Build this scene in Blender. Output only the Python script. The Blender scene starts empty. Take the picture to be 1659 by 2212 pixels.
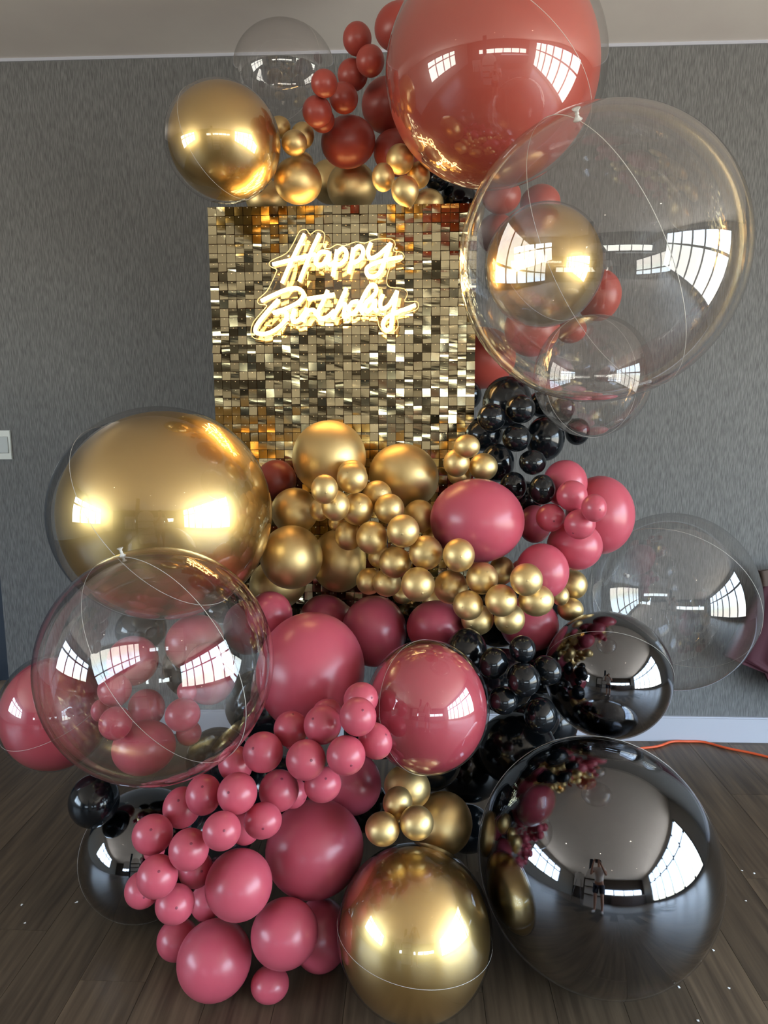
import bpy, math, random
from mathutils import Vector, Matrix

random.seed(11)
scene = bpy.context.scene
C = scene.collection

# ------------------------------------------------------------------ camera
F_PX, W_PX, H_PX = 1500.0, 1659, 2212
CAM = Vector((0, 0, 1.5))
M = Matrix(((0.999189101, 0.002412829, -0.040191025),
            (0.040112149, -0.146089484, 0.988457828),
            (-0.003486506, -0.989268437, -0.146067804)))      # world = M @ (right, down, forward)
cam_data = bpy.data.cameras.new('camera')
cam_data.sensor_fit = 'HORIZONTAL'
cam_data.sensor_width = 36
cam_data.lens = 36 * F_PX / W_PX
cam_data.clip_start = 0.01
cam = bpy.data.objects.new('camera', cam_data)
C.objects.link(cam)
rx_, dn_, fw_ = M.col[0], M.col[1], M.col[2]
cam.matrix_world = Matrix(((rx_[0], -dn_[0], -fw_[0], CAM[0]), (rx_[1], -dn_[1], -fw_[1], CAM[1]),
                           (rx_[2], -dn_[2], -fw_[2], CAM[2]), (0, 0, 0, 1)))
scene.camera = cam


def ray(px, py):
    return M @ Vector(((px - W_PX / 2) / F_PX, (py - H_PX / 2) / F_PX, 1))


def at_y(px, py, y):
    d = ray(px, py)
    return CAM + d * (y / d.y)


def at_z(px, py, z):
    d = ray(px, py)
    return CAM + d * ((z - CAM.z) / d.z)


# ------------------------------------------------------------------ world, light, exposure
world = bpy.data.worlds.new('sky')
scene.world = world
world.use_nodes = True
nt = world.node_tree
bg = nt.nodes['Background']
tc = nt.nodes.new('ShaderNodeTexCoord')
sx = nt.nodes.new('ShaderNodeSeparateXYZ')
rp = nt.nodes.new('ShaderNodeValToRGB')
nt.links.new(tc.outputs['Generated'], sx.inputs[0])
mr = nt.nodes.new('ShaderNodeMapRange')
mr.inputs['From Min'].default_value = -1
mr.inputs['From Max'].default_value = 1
nt.links.new(sx.outputs['Z'], mr.inputs['Value'])
nt.links.new(mr.outputs[0], rp.inputs[0])
e = rp.color_ramp.elements
e[0].position, e[0].color = 0.47, (0.62, 0.60, 0.54, 1)
e[1].position, e[1].color = 0.56, (0.64, 0.82, 1.0, 1)
k = e.new(0.50)
k.color = (0.58, 0.62, 0.55, 1)
nt.links.new(rp.outputs[0], bg.inputs['Color'])
bg.inputs['Strength'].default_value = 13.0

vs = scene.view_settings
vs.view_transform = 'Standard'
vs.look = 'None'
vs.exposure = 0.45
vs.gamma = 1.0
vs.use_curve_mapping = False
scene.cycles.max_bounces = 12
scene.cycles.diffuse_bounces = 4
scene.cycles.glossy_bounces = 6
scene.cycles.transparent_max_bounces = 24
scene.cycles.sample_clamp_indirect = 4.0
scene.cycles.caustics_reflective = False
scene.cycles.caustics_refractive = False

# room measures
WY, CZ = 3.04, 2.936              # feature wall, ceiling
XL, XR, YB = -5.2, 4.4, -6.5      # left wall, right wall, wall behind the camera
XE = -1.89                       # left end of the feature wall
WIN = {                           # openings: wall -> (from, to, bottom, top) along the wall
    'right': (-4.6, 1.7, 0.12, 2.75),
    'left': (-3.6, 0.6, 0.85, 2.55),
    'rear': (-3.2, 4.1, 1.05, 1.80),  # strip runs further left than the real one, added to brighten the tiles
}


def portal(name, loc, rot, sx_, sy_):
    ld = bpy.data.lights.new(name, 'AREA')
    ld.shape = 'RECTANGLE'
    ld.size, ld.size_y = sx_, sy_
    ld.cycles.is_portal = True
    o = bpy.data.objects.new(name, ld)
    C.objects.link(o)
    o.location, o.rotation_euler = loc, rot


a, b, z0, z1 = WIN['right']
portal('daylight_right', (XR + 0.14, (a + b) / 2, (z0 + z1) / 2), (0, math.radians(90), 0), z1 - z0, b - a)
a, b, z0, z1 = WIN['left']
portal('daylight_left', (XL - 0.14, (a + b) / 2, (z0 + z1) / 2), (0, math.radians(-90), 0), z1 - z0, b - a)
a, b, z0, z1 = WIN['rear']
portal('daylight_rear', ((a + b) / 2, YB - 0.14, (z0 + z1) / 2), (math.radians(90), 0, 0), b - a, z1 - z0)


# ------------------------------------------------------------------ materials
def lin(r, g, b):
    f = lambda c: (c / 255 / 12.92) if c / 255 <= 0.04045 else ((c / 255 + 0.055) / 1.055) ** 2.4
    return (f(r), f(g), f(b), 1)


MATS = {}


def mat(name, col, rough=0.5, metal=0.0, **kw):
    m = bpy.data.materials.new(name)
    m.use_nodes = True
    p = m.node_tree.nodes['Principled BSDF']
    p.inputs['Base Color'].default_value = col
    p.inputs['Roughness'].default_value = rough
    p.inputs['Metallic'].default_value = metal
    for k_, v_ in kw.items():
        p.inputs[k_].default_value = v_
    MATS[name] = m
    return m


def N(m, kind, **kw):
    n = m.node_tree.nodes.new(kind)
    for k_, v_ in kw.items():
        setattr(n, k_, v_)
    return n


def L(m, a_, b_):
    m.node_tree.links.new(a_, b_)


def noisy(m, scale, vec, lo, hi, bump=0.0, detail=4, bump_dist=0.002, p0=0.35, p1=0.65):
    """base colour between lo and hi on stretched noise, with the same noise as relief"""
    t = N(m, 'ShaderNodeTexCoord')
    mp = N(m, 'ShaderNodeMapping')
    mp.inputs['Scale'].default_value = vec
    n = N(m, 'ShaderNodeTexNoise')
    n.inputs['Scale'].default_value = scale
    n.inputs['Detail'].default_value = detail
    r = N(m, 'ShaderNodeValToRGB')
    r.color_ramp.elements[0].color, r.color_ramp.elements[0].position = lo, p0
    r.color_ramp.elements[1].color, r.color_ramp.elements[1].position = hi, p1
    p = m.node_tree.nodes['Principled BSDF']
    L(m, t.outputs['Object'], mp.inputs[0])
    L(m, mp.outputs[0], n.inputs['Vector'])
    L(m, n.outputs[0], r.inputs[0])
    L(m, r.outputs[0], p.inputs['Base Color'])
    if bump:
        bp = N(m, 'ShaderNodeBump')
        bp.inputs['Strength'].default_value = bump
        bp.inputs['Distance'].default_value = bump_dist
        L(m, n.outputs[0], bp.inputs['Height'])
        L(m, bp.outputs[0], p.inputs['Normal'])
    return m


noisy(mat('wallpaper', (0, 0, 0, 1), 0.75), 1.0, (420, 420, 26), lin(84, 84, 84), lin(118, 118, 117), 0.3, 2, 0.0015)
noisy(mat('ceiling_paint', (0, 0, 0, 1), 0.85), 3.0, (1, 1, 1), lin(226, 219, 214), lin(232, 226, 220))
mat('room_paint', lin(150, 146, 140), 0.8)
mat('rear_paint', lin(62, 53, 46), 0.8)
mat('white_trim', lin(178, 180, 190), 0.45)
mat('dark_panel', lin(22, 34, 48), 0.4)
mat('frame_grey', lin(60, 62, 66), 0.4)
mat('switch_plastic', lin(196, 198, 192), 0.35)
mat('rocker_plastic', lin(160, 164, 162), 0.4)


def plank_mat(name, lo, hi):
    m = noisy(mat(name, (0, 0, 0, 1), 0.42), 1.0, (60, 3.0, 60), lo, hi, 0.25, 8, 0.001, 0.3, 0.7)
    info = N(m, 'ShaderNodeObjectInfo')
    hsv = N(m, 'ShaderNodeHueSaturation')
    mr_ = N(m, 'ShaderNodeMapRange')
    mr_.inputs['To Min'].default_value = 0.78
    mr_.inputs['To Max'].default_value = 1.12
    L(m, info.outputs['Random'], mr_.inputs['Value'])
    p = m.node_tree.nodes['Principled BSDF']
    src = p.inputs['Base Color'].links[0].from_socket
    L(m, src, hsv.inputs['Color'])
    L(m, mr_.outputs[0], hsv.inputs['Value'])
    L(m, hsv.outputs[0], p.inputs['Base Color'])
    mp = [n for n in m.node_tree.nodes if n.type == 'MAPPING'][0]
    cb = N(m, 'ShaderNodeVectorMath', operation='ADD')
    src = mp.inputs[0].links[0].from_socket
    ml = N(m, 'ShaderNodeMath', operation='MULTIPLY')
    ml.inputs[1].default_value = 37.0
    L(m, info.outputs['Random'], ml.inputs[0])
    L(m, src, cb.inputs[0])
    L(m, ml.outputs[0], cb.inputs[1])
    L(m, cb.outputs[0], mp.inputs[0])
    return m


plank_mat('plank_wood', lin(68, 56, 44), lin(104, 88, 70))
mat('floor_base', lin(52, 45, 38), 0.5)

LATEX_ROUGH = 0.3
mat('pink', lin(186, 80, 96), LATEX_ROUGH)
mat('red', lin(164, 70, 60), LATEX_ROUGH + 0.06)
mat('pink_tip', lin(128, 48, 66), 0.4)
mat('red_tip', lin(110, 42, 38), 0.4)
mat('black', lin(16, 20, 24), 0.14)
mat('black_tip', lin(12, 14, 16), 0.3)
mat('gold', lin(224, 197, 140), 0.46, 1.0)
mat('gold_tip', lin(212, 186, 134), 0.4, 1.0)
mat('bgold', lin(222, 191, 124), 0.32, 1.0)
mat('bpink', lin(184, 74, 88), 0.3)
mat('bcoral', lin(178, 80, 68), 0.3)
mat('bblack', lin(98, 102, 110), 0.04, 1.0)
mat('cord_rubber', lin(214, 84, 40), 0.5)
mat('magenta_fabric', lin(58, 5, 24), 0.8)
mat('shadow_brown', lin(78, 62, 54), 0.8)  # shadow tone above the magenta cloth, put into a base colour
mat('paper', lin(235, 235, 235), 0.7)
mat('seam_film', lin(225, 222, 215), 0.25, 0.0, Alpha=0.75)
mat('tile_gold', lin(196, 184, 148), 0.09, 1.0)
mat('panel_grid', lin(84, 56, 26), 0.4, 0.6)
mat('rivet_gold', lin(236, 224, 190), 0.2, 1.0)
mat('acrylic_rim', lin(255, 240, 205), 0.3)
mat('steel', lin(190, 190, 190), 0.3, 1.0)


def film(name, tint, base, edge, power=3.0, rough=0.0):
    """a thin clear film: transparent, with a mirror reflection that grows towards grazing"""
    m = bpy.data.materials.new(name)
    m.use_nodes = True
    nt_ = m.node_tree
    nt_.nodes.clear()
    out = nt_.nodes.new('ShaderNodeOutputMaterial')
    tr = nt_.nodes.new('ShaderNodeBsdfTransparent')
    tr.inputs[0].default_value = tint
    gl = nt_.nodes.new('ShaderNodeBsdfGlossy')
    gl.inputs['Roughness'].default_value = rough
    lw = nt_.nodes.new('ShaderNodeLayerWeight')
    lw.inputs[0].default_value = 0.5
    pw = nt_.nodes.new('ShaderNodeMath')
    pw.operation = 'POWER'
    pw.inputs[1].default_value = power
    mu = nt_.nodes.new('ShaderNodeMath')
    mu.operation = 'MULTIPLY_ADD'
    mu.inputs[1].default_value = edge
    mu.inputs[2].default_value = base
    mx = nt_.nodes.new('ShaderNodeMixShader')
    nt_.links.new(lw.outputs['Facing'], pw.inputs[0])
    nt_.links.new(pw.outputs[0], mu.inputs[0])
    nt_.links.new(mu.outputs[0], mx.inputs[0])
    nt_.links.new(tr.outputs[0], mx.inputs[1])
    nt_.links.new(gl.outputs[0], mx.inputs[2])
    nt_.links.new(mx.outputs[0], out.inputs[0])
    MATS[name] = m


film('clear_film', (0.975, 0.965, 0.96, 1), 0.10, 0.75, 3.0)
film('clear_acrylic', (0.97, 0.93, 0.85, 1), 0.07, 0.6, 4)

m = mat('neon', (1, 0.9, 0.7, 1), 0.5)
p = m.node_tree.nodes['Principled BSDF']
p.inputs['Emission Color'].default_value = (1.0, 0.60, 0.22, 1)
p.inputs['Emission Strength'].default_value = 13.0
m = mat('downlight_glow', (1, 1, 1, 1), 0.5)
p = m.node_tree.nodes['Principled BSDF']
p.inputs['Emission Color'].default_value = (1.0, 0.86, 0.66, 1)
p.inputs['Emission Strength'].default_value = 14.0


# ------------------------------------------------------------------ mesh helpers
class MB:
    def __init__(s):
        s.v, s.f = [], []

    def add(s, vs_, fs_):
        n = len(s.v)
        s.v += [tuple(q) for q in vs_]
        s.f += [tuple(i + n for i in q) for q in fs_]
        return s

    def box(s, x0, x1, y0, y1, z0, z1):
        return s.add([(x, y, z) for x in (x0, x1) for y in (y0, y1) for z in (z0, z1)],
                     [(0, 1, 3, 2), (4, 6, 7, 5), (0, 4, 5, 1), (2, 3, 7, 6), (0, 2, 6, 4), (1, 5, 7, 3)])

    def lathe(s, prof, seg, close_top=True):
        """prof: (radius, z) from top to bottom, axis Z"""
        vs_, fs_ = [], []
        rings = []
        for r, z in prof:
            if r < 1e-7:
                rings.append([len(vs_)])
                vs_.append((0, 0, z))
            else:
                rings.append(list(range(len(vs_), len(vs_) + seg)))
                vs_ += [(r * math.cos(2 * math.pi * q / seg), r * math.sin(2 * math.pi * q / seg), z) for q in range(seg)]
        for A, B in zip(rings, rings[1:]):
            for q in range(seg):
                q2 = (q + 1) % seg
                if len(A) == 1:
                    fs_.append((A[0], B[q], B[q2]))
                elif len(B) == 1:
                    fs_.append((A[q], B[0], A[q2]))
                else:
                    fs_.append((A[q], B[q], B[q2], A[q2]))
        return s.add(vs_, fs_)

    def tube(s, pts, r, seg=8, closed=False, caps=True):
        pts = [Vector(q) for q in pts]
        n = len(pts)
        vs_, fs_ = [], []
        up = None
        for i, q in enumerate(pts):
            if closed:
                t = pts[(i + 1) % n] - pts[i - 1]
            else:
                t = pts[min(i + 1, n - 1)] - pts[max(i - 1, 0)]
            t.normalize()
            if up is None:
                up = t.orthogonal().normalized()
            else:
                up = (up - t * up.dot(t))
                up = up.normalized() if up.length > 1e-6 else t.orthogonal().normalized()
            sd = t.cross(up)
            rr = r[i] if isinstance(r, (list, tuple)) else r
            vs_ += [q + (up * math.cos(2 * math.pi * k_ / seg) + sd * math.sin(2 * math.pi * k_ / seg)) * rr for k_ in range(seg)]
        m_ = n if closed else n - 1
        for i in range(m_):
            j = (i + 1) % n
            for k_ in range(seg):
                k2 = (k_ + 1) % seg
                fs_.append((i * seg + k_, j * seg + k_, j * seg + k2, i * seg + k2))
        if not closed and caps:
            fs_.append(tuple(range(seg))[::-1])
            fs_.append(tuple(range((n - 1) * seg, n * seg)))
        return s.add(vs_, fs_)

    def mesh(s, name, material, smooth=False):
        me = bpy.data.meshes.new(name)
        me.from_pydata(s.v, [], s.f)
        me.materials.append(MATS[material])
        if smooth:
            me.polygons.foreach_set('use_smooth', [True] * len(me.polygons))
        me.update()
        return me


def obj(name, me, parent=None, loc=None):
    o = bpy.data.objects.new(name, me)
    C.objects.link(o)
    if parent is not None:
        o.parent = parent
    if loc is not None:
        o.location = loc
    return o


def tag(o, label, cat, group=None):
    o['label'], o['category'] = label, cat
    if group:
        o['group'] = group
    return o


def struct(name, me, label=None):
    o = obj(name, me)
    o['kind'] = 'structure'
    if label:
        o['label'] = label
    return o


def empty(name, loc):
    o = bpy.data.objects.new(name, None)
    o.empty_display_size = 0.05
    C.objects.link(o)
    o.location = loc
    return o


def smooth_path(pts, n=8, closed=False):
    """Catmull-Rom through pts"""
    P = [Vector(q) for q in pts]
    out = []
    m_ = len(P) if closed else len(P) - 1
    for i in range(m_):
        if closed:
            a_, b_, c_, d_ = P[i - 1], P[i], P[(i + 1) % len(P)], P[(i + 2) % len(P)]
        else:
            a_, b_, c_, d_ = P[max(i - 1, 0)], P[i], P[i + 1], P[min(i + 2, len(P) - 1)]
        for k_ in range(n):
            t = k_ / n
            out.append(0.5 * ((2 * b_) + (c_ - a_) * t + (2 * a_ - 5 * b_ + 4 * c_ - d_) * t * t + (3 * b_ - a_ - 3 * c_ + d_) * t ** 3))
    if not closed:
        out.append(P[-1])
    return out


# ------------------------------------------------------------------ the room
TH = 0.14


def holed_wall(name, axis, pos, lo, hi, win, material):
    """a wall slab with one rectangular opening; axis 'x' stands at x=pos and runs along y"""
    a_, b_, z0_, z1_ = win
    mb = MB()
    sgn = 1 if pos > 0 else -1
    q0, q1 = sorted((pos, pos + sgn * TH))
    for (u0, u1, w0, w1) in ((lo, hi, 0, z0_), (lo, hi, z1_, CZ), (lo, a_, z0_, z1_), (b_, hi, z0_, z1_)):
        if axis == 'x':
            mb.box(q0, q1, u0, u1, w0, w1)
        else:
            mb.box(u0, u1, q0, q1, w0, w1)
    return struct(name, mb.mesh(name, material))


struct('wall_feature', MB().box(XE, XR + TH, WY, WY + TH, 0, CZ).mesh('wall_feature', 'wallpaper'),
       'grey textured wallpaper wall behind the balloons')
holed_wall('wall_right', 'x', XR, YB, WY, WIN['right'], 'room_paint')
holed_wall('wall_left', 'x', XL, YB, WY + 0.6, WIN['left'], 'room_paint')
holed_wall('wall_rear', 'y', YB, XL, XR, WIN['rear'], 'rear_paint')
struct('wall_recess', MB().box(XL - TH, XE, WY + 0.6, WY + 0.6 + TH, 0, CZ).mesh('wall_recess', 'dark_panel'))
struct('ceiling', MB().box(XL - TH, XR + TH, YB - TH, WY + 0.8, CZ, CZ + 0.12).mesh('ceiling', 'ceiling_paint'))
flo = struct('floor', MB().box(XL - TH, XR + TH, YB - TH, WY + 0.8, -0.1, -0.006).mesh('floor', 'floor_base'),
             'dark grey-brown wooden plank floor')
struct('trim_1', MB().box(XE, XR, WY - 0.004, WY, CZ - 0.012, CZ).mesh('trim_1', 'white_trim'))
bb = MB().box(XE, XR, WY - 0.016, WY, 0, 0.112)
bb.box(XE, XR, WY - 0.010, WY, 0.112, 0.118)
struct('baseboard_feature', bb.mesh('baseboard_feature', 'white_trim'), 'white baseboard along the grey wall')

# floor planks, run towards the wall
PW, PL, GAP = 0.178, 1.22, 0.0006
plank_me = MB().box(-PW / 2 + GAP, PW / 2 - GAP, -PL / 2 + GAP, PL / 2 - GAP, -0.006, 0).mesh('plank', 'plank_wood')
x_ref = at_z(26, 1943, 0).x
y_ref = at_z(55, 2009, 0).y
col0 = int(math.floor((-2.6 - x_ref) / PW))
for i in range(col0, col0 + 30):
    off = [0.0, 0.47, 0.86, 0.25, 0.66][i % 5] * PL
    for j in range(-2, 3):
        yc = y_ref + off + (j + 0.5) * PL
        if yc - PL / 2 > WY + 0.02 or yc < -0.9:
            continue
        o = obj('plank', plank_me, flo, (x_ref + (i + 0.5) * PW, yc, 0))
far = MB()
for (x0_, x1_, y0_, y1_) in ((XL, x_ref + col0 * PW, YB, WY + 0.6), (x_ref + (col0 + 30) * PW, XR, YB, WY),
                             (x_ref + col0 * PW, x_ref + (col0 + 30) * PW, YB, -0.95)):
    nx = max(1, int(round((x1_ - x0_) / PW)))
    for q in range(nx):
        w_ = (x1_ - x0_) / nx
        ys = y0_ - random.random() * PL
        while ys < y1_:
            far.box(x0_ + q * w_ + GAP, x0_ + (q + 1) * w_ - GAP, max(ys, y0_) + GAP, min(ys + PL, y1_) - GAP, -0.006, -0.0004)
            ys += PL
o = obj('far_planks', far.mesh('far_planks', 'plank_wood'), flo)
o['kind'] = 'stuff'


# windows
def window(name, axis, pos, win, cols, rows):
    a_, b_, z0_, z1_ = win
    root = empty(name, (0, 0, 0))
    root['kind'] = 'structure'
    sgn = 1 if pos > 0 else -1
    q0, q1 = sorted((pos + sgn * 0.03, pos + sgn * 0.10))

    def bar(nm, u0, u1, w0, w1):
        mb = MB()
        if axis == 'x':
            mb.box(q0, q1, u0, u1, w0, w1)
        else:
            mb.box(u0, u1, q0, q1, w0, w1)
        obj(nm, mb.mesh(nm, 'frame_grey'), root)
    t = 0.10
    bar('sill', a_, b_, z0_, z0_ + t)
    bar('head', a_, b_, z1_ - t, z1_)
    for c in range(cols + 1):
        u = a_ + (b_ - a_) * c / cols
        u = min(max(u, a_ + t / 2), b_ - t / 2)
        bar('mullion', u - t / 2, u + t / 2, z0_, z1_)
    for r in rows:
        bar('transom', a_, b_, z0_ + (z1_ - z0_) * r - t / 2, z0_ + (z1_ - z0_) * r + t / 2)


window('window_1', 'x', XR, WIN['right'], 6, (0.68,))
window('window_2', 'x', XL, WIN['left'], 4, (0.7,))
window('window_3', 'y', YB, WIN['rear'], 6, ())

# light switch on the feature wall
p0, p1 = at_y(-34, 930, WY), at_y(28, 992, WY)
sw = empty('light_switch', ((p0.x + p1.x) / 2, WY, (p0.z + p1.z) / 2))
tag(sw, 'pale square rocker light switch on the grey wall', 'light switch')
hw = (p1.x - p0.x) / 2
hz = (p0.z - p1.z) / 2
mb = MB().box(-hw, hw, -0.005, 0, -hz, hz).box(-hw + 0.002, hw - 0.002, -0.007, -0.005, -hz + 0.002, hz - 0.002)
obj('cover_plate', mb.mesh('cover_plate', 'switch_plastic'), sw)
for s_ in (-1, 1):
    c_ = s_ * hw * 0.46
    mb = MB().add([(c_ - hw * 0.36, -0.007, -hz * 0.58), (c_ + hw * 0.36, -0.007, -hz * 0.58), (c_ + hw * 0.36, -0.007, hz * 0.58), (c_ - hw * 0.36, -0.007, hz * 0.58),
                   (c_ - hw * 0.33, -0.012, -hz * 0.54), (c_ + hw * 0.33, -0.012, -hz * 0.54), (c_ + hw * 0.33, -0.009, hz * 0.54), (c_ - hw * 0.33, -0.009, hz * 0.54)],
                  [(4, 5, 6, 7), (0, 1, 5, 4), (1, 2, 6, 5), (2, 3, 7, 6), (3, 0, 4, 7)])
    obj('rocker', mb.mesh('rocker', 'rocker_plastic'), sw)

# ------------------------------------------------------------------ shimmer wall
PY = 2.40
PX0, PX1, PTOP = -0.6835, 0.2125, 2.168
NC, NR = 30, 50
TW = (PX1 - PX0) / NC
PH = NR * TW
sh = empty('shimmer_wall', ((PX0 + PX1) / 2, PY + 0.02, 0))
tag(sh, 'gold sequin shimmer wall of square mirror tiles behind the neon sign', 'shimmer wall')
ox, oy = (PX0 + PX1) / 2, PY + 0.02
bw = 10 * TW
for c in range(3):
    for r in range(5):
        mb = MB()
        x0_, z1_ = PX0 - ox + c * bw, PTOP - r * bw
        for q in range(11):      # an open grid of thin bars that carries the tiles
            mb.box(x0_ + 0.0004, x0_ + bw - 0.0004, -0.008, -0.003, z1_ - min(q * TW + 0.003, bw - 0.0005), z1_ - max(q * TW - 0.003, 0.0005))
            mb.box(x0_ + max(q * TW - 0.002, 0.0005), x0_ + min(q * TW + 0.002, bw - 0.0005), -0.008, -0.003, z1_ - bw + 0.0004, z1_ - 0.0004)
        mb.box(x0_ + 0.0006, x0_ + bw - 0.0006, -0.0025, -0.001, z1_ - bw + 0.0006, z1_ - 0.0006)
        obj('clip_panel', mb.mesh('clip_panel', 'panel_grid'), sh)
mb = MB()
for x in (PX0 - ox + 0.03, -0.0, PX1 - ox - 0.03):
    mb.box(x - 0.015, x + 0.015, 0.0, 0.03, 0, PTOP - 0.02)
for x in (PX0 - ox + 0.03, PX1 - ox - 0.03):
    mb.box(x - 0.02, x + 0.02, 0.03, 0.42, 0, 0.03)
mb.box(PX0 - ox + 0.03, PX1 - ox - 0.03, 0.0, 0.03, PTOP - 0.06, PTOP - 0.03)
obj('stand', mb.mesh('stand', 'frame_grey'), sh)


def tile_geo(bend, twist=0.0):
    """a thin square plate hung from its top edge, bent about the horizontal"""
    h = TW * 0.472
    rows = 4
    vs_, fs_ = [], []
    for k_ in range(rows + 1):
        t = k_ / rows
        z = -2 * h * t
        y = -bend * 4 * t * (1 - t) - bend * 1.2 * t
        for sx_ in (-1, 1):
            vs_.append((sx_ * h, y + twist * sx_ * t, z))
    nb = len(vs_)
    vs_ += [(x, y + 0.0005, z) for x, y, z in vs_]
    for k_ in range(rows):
        q = 2 * k_
        fs_.append((q, q + 2, q + 3, q + 1))
        fs_.append((nb + q, nb + q + 1, nb + q + 3, nb + q + 2))
        fs_.append((q, nb + q, nb + q + 2, q + 2))
        fs_.append((q + 1, q + 3, nb + q + 3, nb + q + 1))
    fs_.append((0, 1, nb + 1, nb))
    q = 2 * rows
    fs_.append((q, nb + q, nb + q + 1, q + 1))
    return vs_, fs_


variants = [tile_geo(b_, t_) for b_, t_ in ((0.00025, 0), (-0.0002, 0.0001), (0.0001, -0.0002), (0.0007, 0.0003), (0.0, 0), (-0.0005, 0.0002))]
var_me = [MB().add(*g).mesh('tile', 'tile_gold') for g in variants]
rest = MB()
riv = MB()
riv_v, riv_f = [], []
for r in range(NR):
    for c in range(NC):
        vi = random.randrange(len(variants))
        x = PX0 - ox + (c + 0.5) * TW
        z = PTOP - (r + 0.012) * TW
        tilt = max(-0.06, random.gauss(0.015, 0.085))
        yaw = random.gauss(0, 0.06)
        roll = random.gauss(0, 0.025)
        if random.random() < 0.03:
            yaw *= 4
        mat_ = Matrix.Translation((x, -0.012, z)) @ Matrix.Rotation(roll, 4, 'Y') @ Matrix.Rotation(yaw, 4, 'Z') @ Matrix.Rotation(-tilt, 4, 'X')
        if 12 <= r <= 21:
            o = obj('tile', var_me[vi], sh)
            o.matrix_local = mat_
        else:
            rest.add([mat_ @ Vector(q) for q in variants[vi][0]], variants[vi][1])
        riv_c = mat_ @ Vector((0, -0.0015, -TW * 0.12))
        rr = 0.0016
        riv.add([riv_c + Vector(q) * rr for q in ((0, -1.0, 0), (1, 0.2, 0), (0.5, 0.2, 0.87), (-0.5, 0.2, 0.87), (-1, 0.2, 0), (-0.5, 0.2, -0.87), (0.5, 0.2, -0.87))],
                [(0, 2, 1), (0, 3, 2), (0, 4, 3), (0, 5, 4), (0, 6, 5), (0, 1, 6)])
o = obj('remaining_tiles', rest.mesh('remaining_tiles', 'tile_gold'), sh)
o['kind'] = 'stuff'
o = obj('rivets', riv.mesh('rivets', 'rivet_gold', True), sh)
o['kind'] = 'stuff'

# ------------------------------------------------------------------ neon sign
SY = PY - 0.045
ZX, ZY, ZS = 520, 470, 420 / 1659.0


def sg(q, y=SY):
    return at_y(ZX + q[0] * ZS, ZY + q[1] * ZS, y)


STROKES = [
    # H a p p y
    [(545, 140), (480, 270), (415, 410), (352, 558)],
    [(672, 138), (610, 270), (555, 405), (500, 545)],
    [(272, 400), (400, 368), (520, 338), (640, 312)],
    [(752, 300), (690, 292), (648, 340), (642, 392), (688, 405), (735, 350), (758, 296), (745, 370), (765, 402), (808, 372)],
    [(822, 275), (805, 380), (785, 500)],
    [(815, 310), (868, 262), (902, 300), (880, 370), (838, 400), (806, 392)],
    [(960, 258), (945, 365), (920, 470)],
    [(952, 290), (1010, 242), (1046, 285), (1020, 350), (978, 378), (942, 372)],
    [(1112, 215), (1085, 290), (1105, 345), (1165, 325), (1230, 270), (1282, 218)],
    [(1282, 218), (1240, 320), (1200, 440), (1150, 500), (1085, 490), (1075, 435), (1130, 395), (1240, 360), (1380, 335)],
    # B i r t h d a y
    [(322, 700), (230, 800), (140, 915), (130, 980), (215, 990), (310, 945), (385, 865), (372, 800), (275, 815), (400, 770),
     (500, 715), (535, 650), (490, 605), (400, 612), (280, 660), (175, 712)],
    [(462, 780), (438, 850), (455, 890), (505, 865), (552, 800)],
    [(490, 742), (496, 730)],
    [(562, 770), (548, 830), (528, 888)],
    [(545, 845), (580, 795), (625, 790), (640, 830)],
    [(742, 620), (700, 720), (655, 815), (680, 860), (740, 845), (800, 790)],
    [(568, 692), (680, 676), (800, 655)],
    [(902, 600), (845, 730), (782, 868)],
    [(805, 815), (858, 742), (895, 745), (880, 810), (885, 850), (930, 820)],
    [(1005, 715), (950, 725), (922, 785), (950, 820), (1000, 770), (1060, 650), (1110, 578), (1150, 585), (1150, 640), (1080, 720), (1030, 790), (1045, 815)],
    [(1135, 705), (1085, 705), (1058, 760), (1082, 800), (1125, 760), (1150, 705), (1142, 775), (1170, 795)],
    [(1215, 655), (1190, 725), (1205, 775), (1265, 745), (1335, 625)],
    [(1335, 625), (1312, 740), (1290, 860), (1280, 940), (1240, 960), (1212, 915), (1240, 855), (1330, 808), (1410, 778), (1492, 745)],
]
OUTLINE = [(240, 395), (268, 360), (385, 305), (440, 230), (480, 150), (510, 108), (558, 100), (592, 140), (640, 108), (692, 112), (716, 152),
           (705, 245), (755, 262), (822, 226), (885, 238), (980, 205), (1062, 214), (1150, 182), (1285, 180), (1320, 228), (1304, 282), (1370, 292),
           (1396, 330), (1368, 366), (1290, 402), (1258, 470), (1246, 548), (1275, 592), (1395, 605), (1422, 655), (1400, 715), (1498, 714),
           (1518, 752), (1490, 792), (1350, 842), (1342, 930), (1292, 984), (1222, 976), (1178, 922), (1164, 852), (1130, 836), (1000, 830),
           (870, 856), (812, 888), (760, 884), (680, 880), (605, 868), (570, 914), (480, 926), (420, 914), (396, 905), (305, 996), (205, 1036),
           (115, 1030), (86, 980), (104, 895), (182, 800), (220, 748), (155, 738), (142, 702), (185, 662), (235, 605), (298, 472), (302, 440), (262, 422)]
sb = sg((800, 550))
sign = empty('neon_sign', (sb.x, PY - 0.01, sb.z))
tag(sign, 'glowing warm white neon sign reading Happy Birthday on a clear backing', 'neon sign')
sign_inv = Matrix.Translation((-sb.x, -(PY - 0.01), -sb.z))
for st in STROKES:
    pts = [sign_inv @ sg(q) for q in st]
    path = smooth_path(pts, 6)
    obj('neon_tube', MB().tube(path, 0.0062, 8).mesh('neon_tube', 'neon', True), sign)
ol = smooth_path([sign_inv @ sg(q, SY + 0.012) for q in OUTLINE], 3, True)
n = len(ol)
front = [(q.x, q.y, q.z) for q in ol]
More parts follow.
